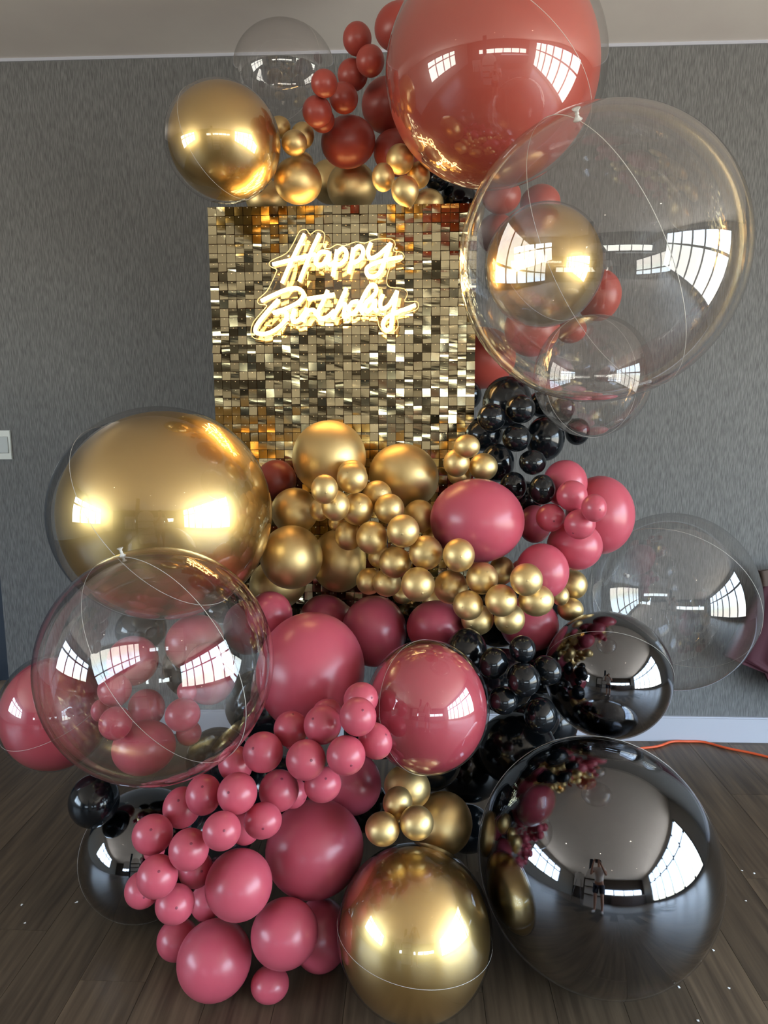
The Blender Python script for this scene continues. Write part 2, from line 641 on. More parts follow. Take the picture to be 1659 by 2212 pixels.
back = [(q.x, q.y + 0.005, q.z) for q in ol]
obj('acrylic_backing', MB().add(front + back, [tuple(range(n)), tuple(range(2 * n - 1, n - 1, -1))]).mesh('acrylic_backing', 'clear_acrylic'), sign)
obj('backing_edge', MB().tube([q + Vector((0, 0.0025, 0)) for q in ol], 0.0016, 6, True).mesh('backing_edge', 'acrylic_rim', True), sign)
for q in ((405, 325), (405, 880), (1215, 825), (1330, 260), (1200, 822)):
    c_ = sign_inv @ sg(q, SY + 0.012)
    mb = MB().lathe([(0, 0.004), (0.0045, 0.003), (0.0045, 0), (0.003, -0.02), (0, -0.02)], 10)
    o = obj('standoff', mb.mesh('standoff', 'steel', True), sign, c_)
    o.rotation_euler = (math.radians(90), 0, 0)

# ------------------------------------------------------------------ balloons
DATA = {   # bunch: (material, [(x, y, z, radius across, radius up[, label])])
    'b_goldTL': ('bgold', [
        (-0.56, 2.167, 2.28, 0.1693, 0.1654),
    ]),
    'b_clearTL': ('bclear', [
        (-0.453, 2.634, 2.678, 0.1791, 0.1552),
    ]),
    'b_coral': ('bcoral', [
        (0.225, 2.087, 2.419, 0.3012, 0.2956),
    ]),
    'b_clearTR': ('bclear', [
        (0.406, 1.602, 1.822, 0.3039, 0.3076),
    ]),
    'b_goldTR': ('bgold', [
        (0.4, 2.223, 1.931, 0.1791, 0.183),
    ]),
    'b_clearMR': ('bclear', [
        (0.531, 2.11, 1.594, 0.1703, 0.1787),
    ]),
    'b_clearR': ('bclear', [
        (0.897, 2.367, 0.842, 0.283, 0.3045),
    ]),
    'b_goldL': ('bgold', [
        (-0.704, 1.922, 1.211, 0.3046, 0.3005),
    ]),
    'b_clearL': ('bclear', [
        (-0.546, 1.415, 0.959, 0.2464, 0.2518),
    ]),
    'b_pinkL': ('bpink', [
        (-1.051, 1.901, 0.621, 0.1575, 0.1724),
    ]),
    'b_pinkC': ('bpink', [
        (0.041, 1.697, 0.744, 0.1588, 0.1704),
    ]),
    'b_blackR': ('bblack', [
        (0.584, 2.006, 0.715, 0.186, 0.187),
    ]),
    'b_blackBR': ('bblack', [
        (0.493, 1.717, 0.314, 0.3125, 0.3135),
    ]),
    'b_goldB': ('bgold', [
        (0.009, 1.576, 0.204, 0.1954, 0.2037),
    ]),
    'b_blackBL': ('bblack', [
        (-0.798, 1.88, 0.185, 0.1849, 0.1854),
    ]),
    'red_small_top': ('red', [
        (-0.171, 2.313, 2.624, 0.0435, 0.0457), (-0.13, 2.285, 2.548, 0.0431, 0.0436), (-0.191, 2.373, 2.549, 0.0478, 0.0463),
        (-0.252, 2.122, 2.417, 0.0376, 0.0362), (-0.21, 2.264, 2.436, 0.0442, 0.043), (-0.281, 2.18, 2.366, 0.0433, 0.0426),
        (-0.277, 2.263, 2.376, 0.0385, 0.0363),
    ]),
    'red_large_top': ('red', [
        (-0.051, 2.51, 2.754, 0.0799, 0.0695, 'large terracotta balloon highest under the ceiling, half behind the coral balloon'),
        (-0.084, 2.487, 2.502, 0.0869, 0.0861, 'large terracotta balloon half behind the coral balloon, beside the small terracotta ones'),
        (-0.207, 2.369, 2.348, 0.0888, 0.0773, 'large terracotta balloon in full view below the small ones, above gold ones'),
        (-0.05, 2.445, 2.339, 0.0819, 0.0713, 'terracotta balloon squeezed between the coral balloon and the knot of four gold'),
    ]),
    'gold_small_tl': ('gold', [
        (-0.424, 2.339, 2.385, 0.0373, 0.0325), (-0.349, 2.338, 2.359, 0.0362, 0.0395), (-0.359, 2.233, 2.3, 0.0392, 0.0364),
        (-0.363, 2.402, 2.301, 0.0386, 0.0336),
    ]),
    'gold_med_top': ('gold', [
        (-0.364, 2.319, 2.217, 0.0772, 0.0691, 'medium gold balloon in full view right of the upper gold bubble'),
        (-0.299, 2.652, 2.315, 0.0803, 0.0728, 'gold balloon half hidden between two larger gold ones above the shimmer wall'),
        (-0.209, 2.521, 2.257, 0.0857, 0.0825, 'round gold balloon whose underside is cut off by the shimmer wall top'),
        (-0.505, 2.514, 2.221, 0.0713, 0.062, 'gold balloon below the upper gold bubble, behind the corner of the shimmer wall'),
        (0.053, 2.503, 2.195, 0.0532, 0.0475, 'gold balloon half behind the shimmer wall top, under the knot of four'),
    ]),
    'gold_small_top': ('gold', [
        (-0.038, 2.236, 2.249, 0.0426, 0.0432), (-0.087, 2.171, 2.178, 0.0334, 0.0395), (-0.022, 2.115, 2.124, 0.0389, 0.0402),
        (0.018, 2.291, 2.22, 0.0357, 0.0393),
    ]),
    'black_top': ('black', [
        (0.084, 2.53, 2.285, 0.0441, 0.043), (0.162, 2.587, 2.228, 0.0656, 0.0602),
    ]),
    'red_behind_tr': ('red', [
        (0.292, 2.429, 2.194, 0.0639, 0.0556), (0.431, 2.497, 2.188, 0.0672, 0.0604), (0.289, 2.52, 2.098, 0.0645, 0.066),
        (0.621, 2.428, 1.875, 0.0715, 0.0844), (0.551, 2.508, 1.773, 0.0537, 0.0468), (0.408, 2.454, 1.773, 0.0931, 0.0957),
        (0.256, 2.669, 1.689, 0.1302, 0.1133),
    ]),
    'black_large_r': ('black', [
        (0.312, 2.322, 1.52, 0.0803, 0.0875), (0.196, 2.545, 1.551, 0.0538, 0.0545), (0.44, 2.33, 1.403, 0.0634, 0.0748),
        (0.439, 2.421, 1.517, 0.043, 0.0446), (0.248, 2.417, 1.415, 0.0645, 0.0562), (0.276, 2.262, 1.328, 0.055, 0.0629),
        (0.379, 2.32, 1.204, 0.0563, 0.0574),
    ]),
    'black_small_r': ('black', [
        (0.242, 2.151, 1.475, 0.0431, 0.0421), (0.331, 2.163, 1.5, 0.0455, 0.0442), (0.318, 2.14, 1.413, 0.0433, 0.0424),
        (0.368, 2.136, 1.339, 0.0416, 0.0383), (0.309, 2.123, 1.266, 0.0396, 0.0459), (0.38, 2.031, 1.267, 0.0381, 0.0444),
    ]),
    'black_small_r2': ('black', [
        (0.504, 2.369, 1.502, 0.0387, 0.0386), (0.528, 2.466, 1.475, 0.028, 0.0244), (0.559, 2.389, 1.423, 0.0399, 0.0471),
    ]),
    'gold_small_r': ('gold', [
        (0.16, 2.04, 1.393, 0.0382, 0.0339), (0.134, 2.098, 1.34, 0.0399, 0.0424), (0.217, 2.122, 1.326, 0.0435, 0.042),
        (0.148, 2.171, 1.297, 0.0374, 0.0325),
    ]),
    'pink_large_r': ('pink', [
        (0.463, 2.114, 1.277, 0.0662, 0.0706, 'rose balloon directly under the black bunch, behind small rose ones'),
        (0.597, 2.21, 1.165, 0.1063, 0.1254, 'largest rose balloon against the grey wall, its edge behind the right clear bubble'),
        (0.483, 2.046, 1.098, 0.0804, 0.0737, 'rose balloon carrying the lowest small rose one, above pale gold balloons'),
        (0.394, 2.221, 1.134, 0.0524, 0.0618, 'shaded rose balloon between the big rose balloon and the small rose ones'),
    ]),
    'pink_small_r': ('pink', [
        (0.454, 1.979, 1.256, 0.0423, 0.0439), (0.491, 1.876, 1.235, 0.0333, 0.0376), (0.468, 1.933, 1.181, 0.0431, 0.042),
        (0.399, 1.995, 1.19, 0.0413, 0.0407),
    ]),
    'pink_big_c': ('pink', [
        (0.188, 1.994, 1.181, 0.1362, 0.1215),
    ]),
    'pink_med_r': ('pink', [
        (0.37, 1.942, 1.044, 0.074, 0.0792), (0.351, 2.146, 0.999, 0.0399, 0.0347),
    ]),
    'pink_med_r2': ('pink', [
        (0.376, 2.166, 0.818, 0.094, 0.0881),
    ]),
    'gold_small_fr': ('gold', [
        (0.525, 2.22, 0.935, 0.0437, 0.0475), (0.459, 2.107, 0.929, 0.0271, 0.0317), (0.504, 2.159, 0.87, 0.0418, 0.0364),
    ]),
    'red_med_l': ('red', [
        (-0.455, 2.304, 1.266, 0.0666, 0.0696),
    ]),
    'gold_large_c': ('gold', [
        (-0.263, 2.197, 1.35, 0.1168, 0.117, 'large round gold balloon overlapping the shimmer wall bottom, behind small gold ones'),
        (-0.027, 2.206, 1.29, 0.115, 0.1, 'large oval gold balloon overlapping the shimmer wall bottom, beside the big rose balloon'),
    ]),
    'gold_med_l': ('gold', [
        (-0.38, 2.215, 1.175, 0.0758, 0.076, 'medium chrome gold balloon below the terracotta one, touching the huge gold bubble'),
        (-0.371, 2.087, 1.05, 0.0958, 0.0987, 'medium satin gold balloon in full view beside the huge gold bubble'),
        (-0.242, 2.244, 1.005, 0.089, 0.105, 'medium chrome gold balloon half behind the stream of small gold balloons'),
        (-0.443, 2.23, 0.93, 0.0974, 0.0848, 'gold balloon mostly hidden under the huge gold bubble, above the rose row'),
    ]),
    'gold_small_c': ('gold', [
        (-0.17, 1.968, 1.306, 0.0444, 0.0433, 'small gold balloon in full view in the stream, beside the round large gold balloon'),
        (-0.179, 2.062, 1.309, 0.0443, 0.0425, 'small gold balloon mostly hidden in the stream, beside the round large gold balloon'),
        (-0.236, 1.859, 1.287, 0.0366, 0.0402, 'small gold balloon in full view in the stream, beside the round large gold balloon'),
        (-0.214, 1.922, 1.234, 0.0397, 0.0436, 'small gold balloon partly covered in the stream, beside the round large gold balloon'),
        (-0.159, 1.995, 1.214, 0.0471, 0.0477, 'small gold balloon partly covered in the stream, beside the round large gold balloon'),
        (-0.104, 2.066, 1.245, 0.0442, 0.0452, 'small gold balloon partly covered in the stream, beside the oval large gold balloon'),
        (-0.279, 2.069, 1.201, 0.0299, 0.0353, 'small gold balloon partly covered in the stream, beside the medium gold balloons'),
        (-0.227, 2.079, 1.161, 0.0275, 0.0275, 'small gold balloon mostly hidden in the stream, beside the medium gold balloons'),
        (-0.188, 2.024, 1.13, 0.0397, 0.0447, 'small gold balloon partly covered in the stream, beside the medium gold balloons'),
        (-0.065, 1.979, 1.217, 0.043, 0.0438, 'small gold balloon in full view in the stream, beside the oval large gold balloon'),
        (-0.114, 1.945, 1.139, 0.0449, 0.0473, 'small gold balloon in full view in the stream, beside the medium gold balloons'),
        (-0.024, 1.884, 1.169, 0.0451, 0.0455, 'small gold balloon in full view in the stream, beside the oval large gold balloon'),
        (0.023, 2.09, 1.179, 0.0454, 0.0503, 'small gold balloon partly covered in the stream, beside the oval large gold balloon'),
        (0.075, 2.116, 1.097, 0.0458, 0.0459, 'small gold balloon mostly hidden in the stream, beside the big rose balloon'),
        (0.039, 1.91, 1.103, 0.0473, 0.0483, 'small gold balloon in full view in the stream, beside the big rose balloon'),
        (-0.048, 1.944, 1.067, 0.0464, 0.0449, 'small gold balloon in full view in the stream, beside the medium gold balloons'),
        (-0.13, 2.054, 0.983, 0.0391, 0.0405, 'small gold balloon partly covered in the stream, beside the medium gold balloons'),
        (-0.097, 2.075, 1.055, 0.0368, 0.0347, 'small gold balloon mostly hidden in the stream, beside the medium gold balloons'),
        (0.126, 1.831, 1.113, 0.0426, 0.0453, 'small gold balloon in full view in the stream, beside the big rose balloon'),
        (0.203, 2.123, 1.051, 0.0389, 0.0432, 'small gold balloon mostly hidden in the stream, beside the big rose balloon'),
        (0.194, 1.879, 1.038, 0.0441, 0.0445, 'small gold balloon in full view in the stream, beside the big rose balloon'),
        (0.269, 2.042, 1.023, 0.0376, 0.0443, 'small gold balloon partly covered in the stream, beside the big rose balloon'),
        (0.299, 1.781, 1.059, 0.0424, 0.0431, 'small gold balloon in full view in the stream, beside the rose balloons at its end'),
        (0.112, 1.951, 0.994, 0.049, 0.0491, 'small gold balloon in full view in the stream, beside the rose row below it'),
        (0.017, 1.854, 1.026, 0.0461, 0.0472, 'small gold balloon in full view in the stream, beside the rose row below it'),
        (-0.073, 1.993, 0.995, 0.0422, 0.0415, 'small gold balloon partly covered in the stream, beside the rose row below it'),
        (0.153, 1.837, 0.973, 0.0412, 0.0406, 'small gold balloon in full view in the stream, beside the rose row below it'),
        (0.08, 2.173, 0.893, 0.0483, 0.0452, 'small gold balloon mostly hidden in the stream, beside the rose row below it'),
        (0.239, 1.816, 0.993, 0.0428, 0.0434, 'small gold balloon in full view in the stream, beside the rose balloons at its end'),
        (0.335, 1.831, 0.99, 0.0476, 0.0433, 'small gold balloon partly covered in the stream, beside the rose balloons at its end'),
        (0.193, 1.984, 0.888, 0.0479, 0.0453, 'small gold balloon partly covered in the stream, beside the rose row below it'),
        (0.282, 1.95, 0.901, 0.0443, 0.0447, 'small gold balloon partly covered in the stream, beside the rose balloons at its end'),
        (-0.029, 2.172, 0.91, 0.0336, 0.0292, 'small gold balloon partly covered in the stream, beside the rose row below it'),
    ]),
    'pink_big_l': ('pink', [
        (-0.278, 1.824, 0.786, 0.1483, 0.1639),
    ]),
    'pink_med_c': ('pink', [
        (-0.118, 2.107, 0.809, 0.1023, 0.1127, 'medium rose balloon in full view between the gold stream and the glossy rose bubble'),
        (0.073, 2.042, 0.846, 0.0885, 0.0796, 'medium rose balloon overlapped by small gold balloons above the glossy rose bubble'),
        (-0.289, 2.213, 0.811, 0.085, 0.0838, 'rose balloon peeping out above the big rose balloon, below medium gold ones'),
        (-0.42, 1.976, 0.9, 0.0662, 0.0687, 'rose balloon half behind the edge of the front clear bubble, under gold'),
    ]),
    'pink_small_f': ('pink', [
        (-0.121, 1.577, 0.814, 0.0421, 0.0394, 'small rose balloon partly covered in the stream, beside the big rose balloon behind'),
        (-0.121, 1.483, 0.813, 0.0417, 0.0432, 'small rose balloon in full view in the stream, beside the glossy rose bubble'),
        (-0.211, 1.551, 0.76, 0.0444, 0.0458, 'small rose balloon in full view in the stream, beside the big rose balloon behind'),
        (-0.211, 1.634, 0.755, 0.0361, 0.0314, 'small rose balloon mostly hidden in the stream, beside the big rose balloon behind'),
        (-0.295, 1.595, 0.727, 0.0414, 0.0429, 'small rose balloon in full view in the stream, beside the big rose balloon behind'),
        (-0.084, 1.523, 0.735, 0.037, 0.0429, 'small rose balloon in full view in the stream, beside the glossy rose bubble'),
        (-0.147, 1.46, 0.731, 0.0438, 0.0434, 'small rose balloon in full view in the stream, beside the rose balloon behind its top'),
        (-0.241, 1.48, 0.708, 0.0456, 0.0451, 'small rose balloon in full view in the stream, beside the rose balloon behind its top'),
        (-0.214, 1.558, 0.603, 0.0452, 0.0413, 'small rose balloon in full view in the stream, beside the rose balloon behind its top'),
        (-0.326, 1.581, 0.572, 0.0489, 0.0495, 'small rose balloon in full view in the stream, beside the largest rose balloon under it'),
        (-0.305, 1.653, 0.523, 0.0369, 0.0382, 'small rose balloon mostly hidden in the stream, beside the largest rose balloon under it'),
        (-0.435, 1.594, 0.633, 0.0465, 0.0417, 'small rose balloon partly covered in the stream, beside the front clear bubble'),
        (-0.35, 1.526, 0.701, 0.0472, 0.0467, 'small rose balloon in full view in the stream, beside the front clear bubble'),
        (-0.402, 1.479, 0.623, 0.0454, 0.0463, 'small rose balloon in full view in the stream, beside the front clear bubble'),
        (-0.493, 1.516, 0.596, 0.0418, 0.0466, 'small rose balloon in full view in the stream, beside the black bubble on the floor'),
        (-0.567, 1.571, 0.528, 0.0458, 0.0488, 'small rose balloon partly covered in the stream, beside the black bubble on the floor'),
        (-0.347, 1.49, 0.549, 0.0443, 0.0402, 'small rose balloon in full view in the stream, beside the largest rose balloon under it'),
        (-0.411, 1.572, 0.473, 0.0357, 0.0386, 'small rose balloon mostly hidden in the stream, beside the medium rose balloon under it'),
        (-0.419, 1.403, 0.578, 0.0422, 0.0411, 'small rose balloon in full view in the stream, beside the black bubble on the floor'),
        (-0.609, 1.485, 0.511, 0.0468, 0.0451, 'small rose balloon in full view in the stream, beside the black bubble on the floor'),
        (-0.505, 1.431, 0.512, 0.0449, 0.0451, 'small rose balloon in full view in the stream, beside the black bubble on the floor'),
        (-0.576, 1.418, 0.452, 0.0454, 0.0464, 'small rose balloon in full view in the stream, beside the black bubble on the floor'),
        (-0.628, 1.537, 0.433, 0.0278, 0.0242, 'small rose balloon mostly hidden in the stream, beside the black bubble on the floor'),
        (-0.642, 1.486, 0.366, 0.041, 0.0418, 'small rose balloon partly covered in the stream, beside the black bubble on the floor'),
        (-0.557, 1.466, 0.346, 0.0452, 0.0441, 'small rose balloon in full view in the stream, beside the black bubble on the floor'),
        (-0.534, 1.555, 0.372, 0.0425, 0.0429, 'small rose balloon partly covered in the stream, beside the black bubble on the floor'),
    ]),
    'pink_large_f': ('pink', [
        (-0.263, 1.735, 0.313, 0.1345, 0.1253, 'largest rose balloon under the rose stream, beside the floor gold bubble'),
        (-0.416, 1.514, 0.365, 0.0802, 0.0801, 'medium rose balloon hanging under the middle of the rose stream'),
        (-0.177, 1.932, 0.395, 0.0857, 0.0914, 'rose balloon half behind the upper end of the rose stream, beside gold ones'),
    ]),
    'pink_floor': ('pink', [
        (-0.508, 1.589, 0.093, 0.0948, 0.0934, 'front rose balloon resting on the floor, dark tip showing'),
        (-0.318, 1.566, 0.194, 0.0846, 0.0807, 'dark rose balloon between the floor rose balloon and the floor gold bubble'),
        (-0.634, 1.675, 0.075, 0.0552, 0.0527, 'small rose balloon against the side of the front floor rose balloon'),
        (-0.361, 1.572, 0.042, 0.0488, 0.0424, 'small rose balloon on the floor behind the front floor rose balloon'),
        (-0.245, 1.686, 0.092, 0.0779, 0.0919, 'large dark rose balloon on the floor half behind the floor gold bubble'),
        (-0.558, 1.705, 0.17, 0.0497, 0.0448, 'rose balloon hidden deep behind the lower end of the rose stream'),
    ]),
    'navy': ('black', [
        (-0.896, 1.789, 0.408, 0.0687, 0.0727),
    ]),
    'gold_small_low': ('gold', [
        (-0.035, 1.674, 0.49, 0.0419, 0.0371), (-0.072, 1.601, 0.462, 0.0433, 0.0405), (0.014, 1.605, 0.478, 0.0424, 0.0414),
    ]),
    'gold_large_low': ('gold', [
        (0.09, 1.82, 0.341, 0.0809, 0.0858, 'large bronze gold balloon right behind the three small gold ones'),
        (-0.011, 1.78, 0.472, 0.0655, 0.057, 'bronze gold balloon in the shade under the glossy rose bubble'),
    ]),
    'black_small_rc': ('black', [
        (0.219, 1.793, 0.826, 0.0372, 0.043), (0.296, 1.794, 0.866, 0.0353, 0.0358), (0.293, 1.747, 0.799, 0.0436, 0.0447),
        (0.244, 1.768, 0.732, 0.0379, 0.0372), (0.367, 1.817, 0.799, 0.0353, 0.0416), (0.353, 1.814, 0.67, 0.0448, 0.0492),
    ]),
    'black_large_rc': ('black', [
        (0.34, 2.119, 0.415, 0.1272, 0.1155), (0.154, 1.896, 0.818, 0.0584, 0.0689), (0.203, 2.258, 0.273, 0.1099, 0.1141),
    ]),
    'pink_behind_l': ('pink', [
        (-0.643, 1.958, 0.819, 0.0877, 0.0763), (-0.555, 1.809, 0.782, 0.073, 0.0857), (-0.802, 1.885, 0.787, 0.0714, 0.0708),
        (-0.514, 2.079, 0.825, 0.0727, 0.0858),
    ]),
    'pink_small_behind_l': ('pink', [
        (-0.803, 1.759, 0.752, 0.0434, 0.0443), (-0.857, 1.786, 0.68, 0.0264, 0.0311), (-0.767, 1.673, 0.697, 0.0416, 0.0426),
        (-0.575, 1.632, 0.742, 0.0437, 0.0415), (-0.584, 1.697, 0.775, 0.0246, 0.0278), (-0.615, 1.787, 0.617, 0.0343, 0.034),
    ]),
    'pink_low_behind_l': ('pink', [
        (-0.723, 1.739, 0.597, 0.0834, 0.0725), (-0.76, 1.862, 0.655, 0.05, 0.0543),
    ]),
    'black_behind_l': ('black', [
        (-0.856, 2.09, 0.814, 0.0789, 0.069), (-0.621, 2.166, 0.855, 0.0524, 0.0456),
    ]),
    'black_filler': ('black', [  # filler balloons, added so the gaps behind the bunches go dark
        (0.025, 2.291, 0.773, 0.1182, 0.1168), (0.299, 2.359, 0.787, 0.1115, 0.1117), (-0.472, 2.03, 0.599, 0.106, 0.1039),
        (-0.568, 1.892, 0.486, 0.0925, 0.0897), (0.057, 1.956, 0.463, 0.0969, 0.0915), (-0.102, 2.1, 0.511, 0.1184, 0.1134),
        (-0.396, 1.911, 0.391, 0.0952, 0.0896), (-0.16, 2.048, 0.253, 0.0884, 0.0815), (-0.516, 1.732, 0.356, 0.0863, 0.0804),
        (0.48, 2.434, 0.851, 0.0886, 0.0903), (-0.691, 2.094, 0.692, 0.0996, 0.1008), (0.28, 2.061, 0.671, 0.0986, 0.0973),
        (0.44, 2.235, 0.65, 0.0902, 0.0904), (0.424, 2.329, 0.436, 0.0954, 0.0936), (0.527, 2.468, 0.355, 0.0921, 0.0908),
        (0.192, 2.194, 0.086, 0.0861, 0.079),
    ]),
}


# latex balloon of unit size: crown at +Z, neck at -Z
prof = []
for i in range(0, 27):
    ph = math.pi * i / 30.0
    r_, z_ = math.sin(ph), math.cos(ph)
    if ph > math.pi / 2:
        t_ = (ph - math.pi / 2) / (math.pi / 2)
        z_ *= 1 + 0.14 * t_ * t_
    prof.append((r_, z_))
prof += [(0.25, -1.12), (0.15, -1.145), (0.10, -1.16), (0.085, -1.18)]
body_mb = MB().lathe(prof, 48)
knot_mb = MB().lathe([(0.08, -1.175), (0.12, -1.19), (0.13, -1.21), (0.10, -1.23), (0.07, -1.24), (0.09, -1.265), (0.14, -1.29), (0.15, -1.30), (0.12, -1.30), (0.05, -1.26), (0, -1.255)], 16)
tip_mb = MB().lathe([(0, 1.0075), (0.035, 1.007), (0.062, 1.003), (0.075, 0.9945)], 16)
ME = {}
for mname in ('pink', 'red', 'black', 'gold'):
    ME[mname] = (body_mb.mesh('latex_body', mname, True), knot_mb.mesh('latex_knot', mname + '_tip', True), tip_mb.mesh('latex_tip', mname + '_tip', True))

LATEX = {   # group key: (name, label, group)
    'red_small_top': ('latex_balloon', 'small terracotta latex balloon in the bunch beside the big coral bubble, near the ceiling', 'small terracotta balloons near the ceiling'),
    'red_large_top': ('latex_balloon', 'larger terracotta latex balloon tucked behind the small terracotta ones and the coral bubble', 'larger terracotta balloons near the ceiling'),
    'gold_small_tl': ('latex_balloon', 'small chrome gold balloon between the gold bubble and the terracotta bunch', 'small gold balloons beside the upper gold bubble'),
    'gold_med_top': ('latex_balloon', 'medium chrome gold balloon resting along the top edge of the shimmer wall', 'medium gold balloons on the top edge of the shimmer wall'),
    'gold_small_top': ('latex_balloon', 'small chrome gold balloon in the knot of four under the giant coral balloon', 'four small gold balloons above the shimmer wall'),
    'black_top': ('latex_balloon', 'black latex balloon peeping out between the coral bubble and the shimmer wall top', 'black balloons above the shimmer wall'),
    'red_behind_tr': ('latex_balloon', 'terracotta latex balloon behind the giant clear bubble, right of the shimmer wall', 'terracotta balloons behind the giant clear bubble'),
    'black_large_r': ('latex_balloon', 'medium glossy black balloon behind the small black ones right of the shimmer wall', 'medium black balloons right of the shimmer wall'),
    'black_small_r': ('latex_balloon', 'small glossy black balloon at the front of the black bunch below the clear bubbles', 'small black balloons right of the shimmer wall'),
    'black_small_r2': ('latex_balloon', 'small black balloon half behind the smaller clear bubble right of the shimmer wall', 'small black balloons behind the smaller clear bubble'),
    'gold_small_r': ('latex_balloon', 'small chrome gold balloon between the black bunch and the big rose balloon', 'small gold balloons beside the black bunch'),
    'pink_large_r': ('latex_balloon', 'large dusty rose balloon under the small rose ones, below the black bunch', 'large rose balloons below the black bunch'),
    'pink_small_r': ('latex_balloon', 'small dusty rose balloon on the large rose ones below the black bunch', 'small rose balloons below the black bunch'),
    'pink_big_c': ('latex_balloon', 'big round dusty rose balloon right above the stream of small gold balloons', None),
    'pink_med_r': ('latex_balloon', 'medium dusty rose balloon at the right end of the small gold stream', 'rose balloons beside the end of the gold stream'),
    'pink_med_r2': ('latex_balloon', 'dark rose balloon under the right end of the gold stream, against the upper black bubble', None),
    'gold_small_fr': ('latex_balloon', 'pale gold balloon behind the rose ones, against the clear bubble over the baseboard', 'pale gold balloons against the right clear bubble'),
    'red_med_l': ('latex_balloon', 'terracotta balloon between the huge gold bubble and the bottom of the shimmer wall', None),
    'gold_large_c': ('latex_balloon', 'large chrome gold balloon in front of the shimmer wall bottom, behind small gold ones', 'pair of large gold balloons at the shimmer wall bottom'),
    'gold_med_l': ('latex_balloon', 'medium chrome gold balloon between the huge gold bubble and the small gold stream', 'medium gold balloons beside the huge gold bubble'),
    'gold_small_c': ('latex_balloon', 'small chrome gold balloon in the long stream running below the shimmer wall', 'stream of small gold balloons'),
    'pink_big_l': ('latex_balloon', 'big round dusty rose balloon against the front clear bubble and the small rose stream', None),
    'pink_med_c': ('latex_balloon', 'medium dusty rose balloon in the row under the small gold stream', 'medium rose balloons under the gold stream'),
    'pink_small_f': ('latex_balloon', 'small dusty rose balloon in the long stream under the front clear bubble', 'stream of small rose balloons'),
    'pink_large_f': ('latex_balloon', 'large dusty rose balloon under the stream of small rose balloons, off the floor', 'large rose balloons under the rose stream'),
    'pink_floor': ('latex_balloon', 'dusty rose balloon at the foot of the rose stream, low at the floor', 'rose balloons low at the floor'),
    'navy': ('latex_balloon', 'blue-black balloon under the front clear bubble and the rose bubble, above bare floor', None),
    'gold_small_low': ('latex_balloon', 'small bronze gold balloon sitting above the gold bubble on the floor', 'three small gold balloons above the floor gold bubble'),
    'gold_large_low': ('latex_balloon', 'large bronze gold balloon behind three small gold ones above the floor gold bubble', 'large gold balloons above the floor gold bubble'),
    'black_small_rc': ('latex_balloon', 'small black balloon between the middle rose bubble and the upper black bubble', 'small black balloons beside the upper black bubble'),
    'black_large_rc': ('latex_balloon', 'large black balloon in the shade behind the middle rose bubble', 'large black balloons behind the middle rose bubble'),
    'black_filler': ('latex_balloon', 'black filler balloon added to darken the gaps behind the rose and gold balloons', 'black filler balloons added to darken the gaps'),
    'pink_behind_l': ('latex_balloon', 'medium dusty rose balloon seen through the front clear bubble', 'medium rose balloons behind the front clear bubble'),
    'pink_small_behind_l': ('latex_balloon', 'small dusty rose balloon seen through the front clear bubble', 'small rose balloons behind the front clear bubble'),
    'pink_low_behind_l': ('latex_balloon', 'rose balloon seen through the lower half of the front clear bubble, under small ones', 'low rose balloons behind the front clear bubble'),
    'black_behind_l': ('latex_balloon', 'black balloon seen through the front clear bubble, under the huge gold bubble', 'black balloons behind the front clear bubble'),
}
TIPS = {'pink_small_f', 'gold_small_c', 'pink_small_r'}


def frame_for(axis, up=Vector((0, 0, 1))):
    z = axis.normalized()
    y = up - z * up.dot(z)
    y = y.normalized() if y.length > 1e-4 else z.orthogonal().normalized()
    x = y.cross(z)
    return Matrix((x, y, z)).transposed()


def latex(key, mname, p, rx, rz, axis, own=None):
    name, label, grp = LATEX[key]
    label = own or label
    root = empty(name, p)
    tag(root, label, 'balloon', grp)
    root.rotation_euler = frame_for(axis).to_euler()
    root.scale = (rx, rz, (rx + rz) / 2)
    bd, kn, tp = ME[mname]
    obj('body', bd, root)
    obj('knot', kn, root)
    if key in TIPS:
        obj('crown_tip', tp, root)


# clear film bubbles -------------------------------------------------
bub_prof = []
for i in range(49):
    ph = math.pi * i / 48
    bub_prof.append((math.sin(ph) if 0 < i < 48 else 0.0, math.cos(ph)))
shell_mb = MB().lathe(bub_prof, 96)
SHELL = shell_mb.mesh('bubble_shell', 'clear_film', True)
INNER = {k_: shell_mb.mesh('bubble_inner', k_, True) for k_ in ('bgold', 'bpink', 'bcoral', 'bblack')}
ring = [(math.cos(2 * math.pi * q / 120), math.sin(2 * math.pi * q / 120), 0) for q in range(120)]
SEAM = MB().tube(ring, 0.0022, 6, True).mesh('bubble_seam', 'seam_film', True)
NECK = MB().lathe([(0.0, 0.01), (0.05, 0.0), (0.028, 0.02), (0.016, 0.05), (0.024, 0.06), (0.016, 0.07), (0.03, 0.10), (0.045, 0.115), (0.02, 0.11), (0, 0.1)], 14).mesh('bubble_neck', 'seam_film', True)
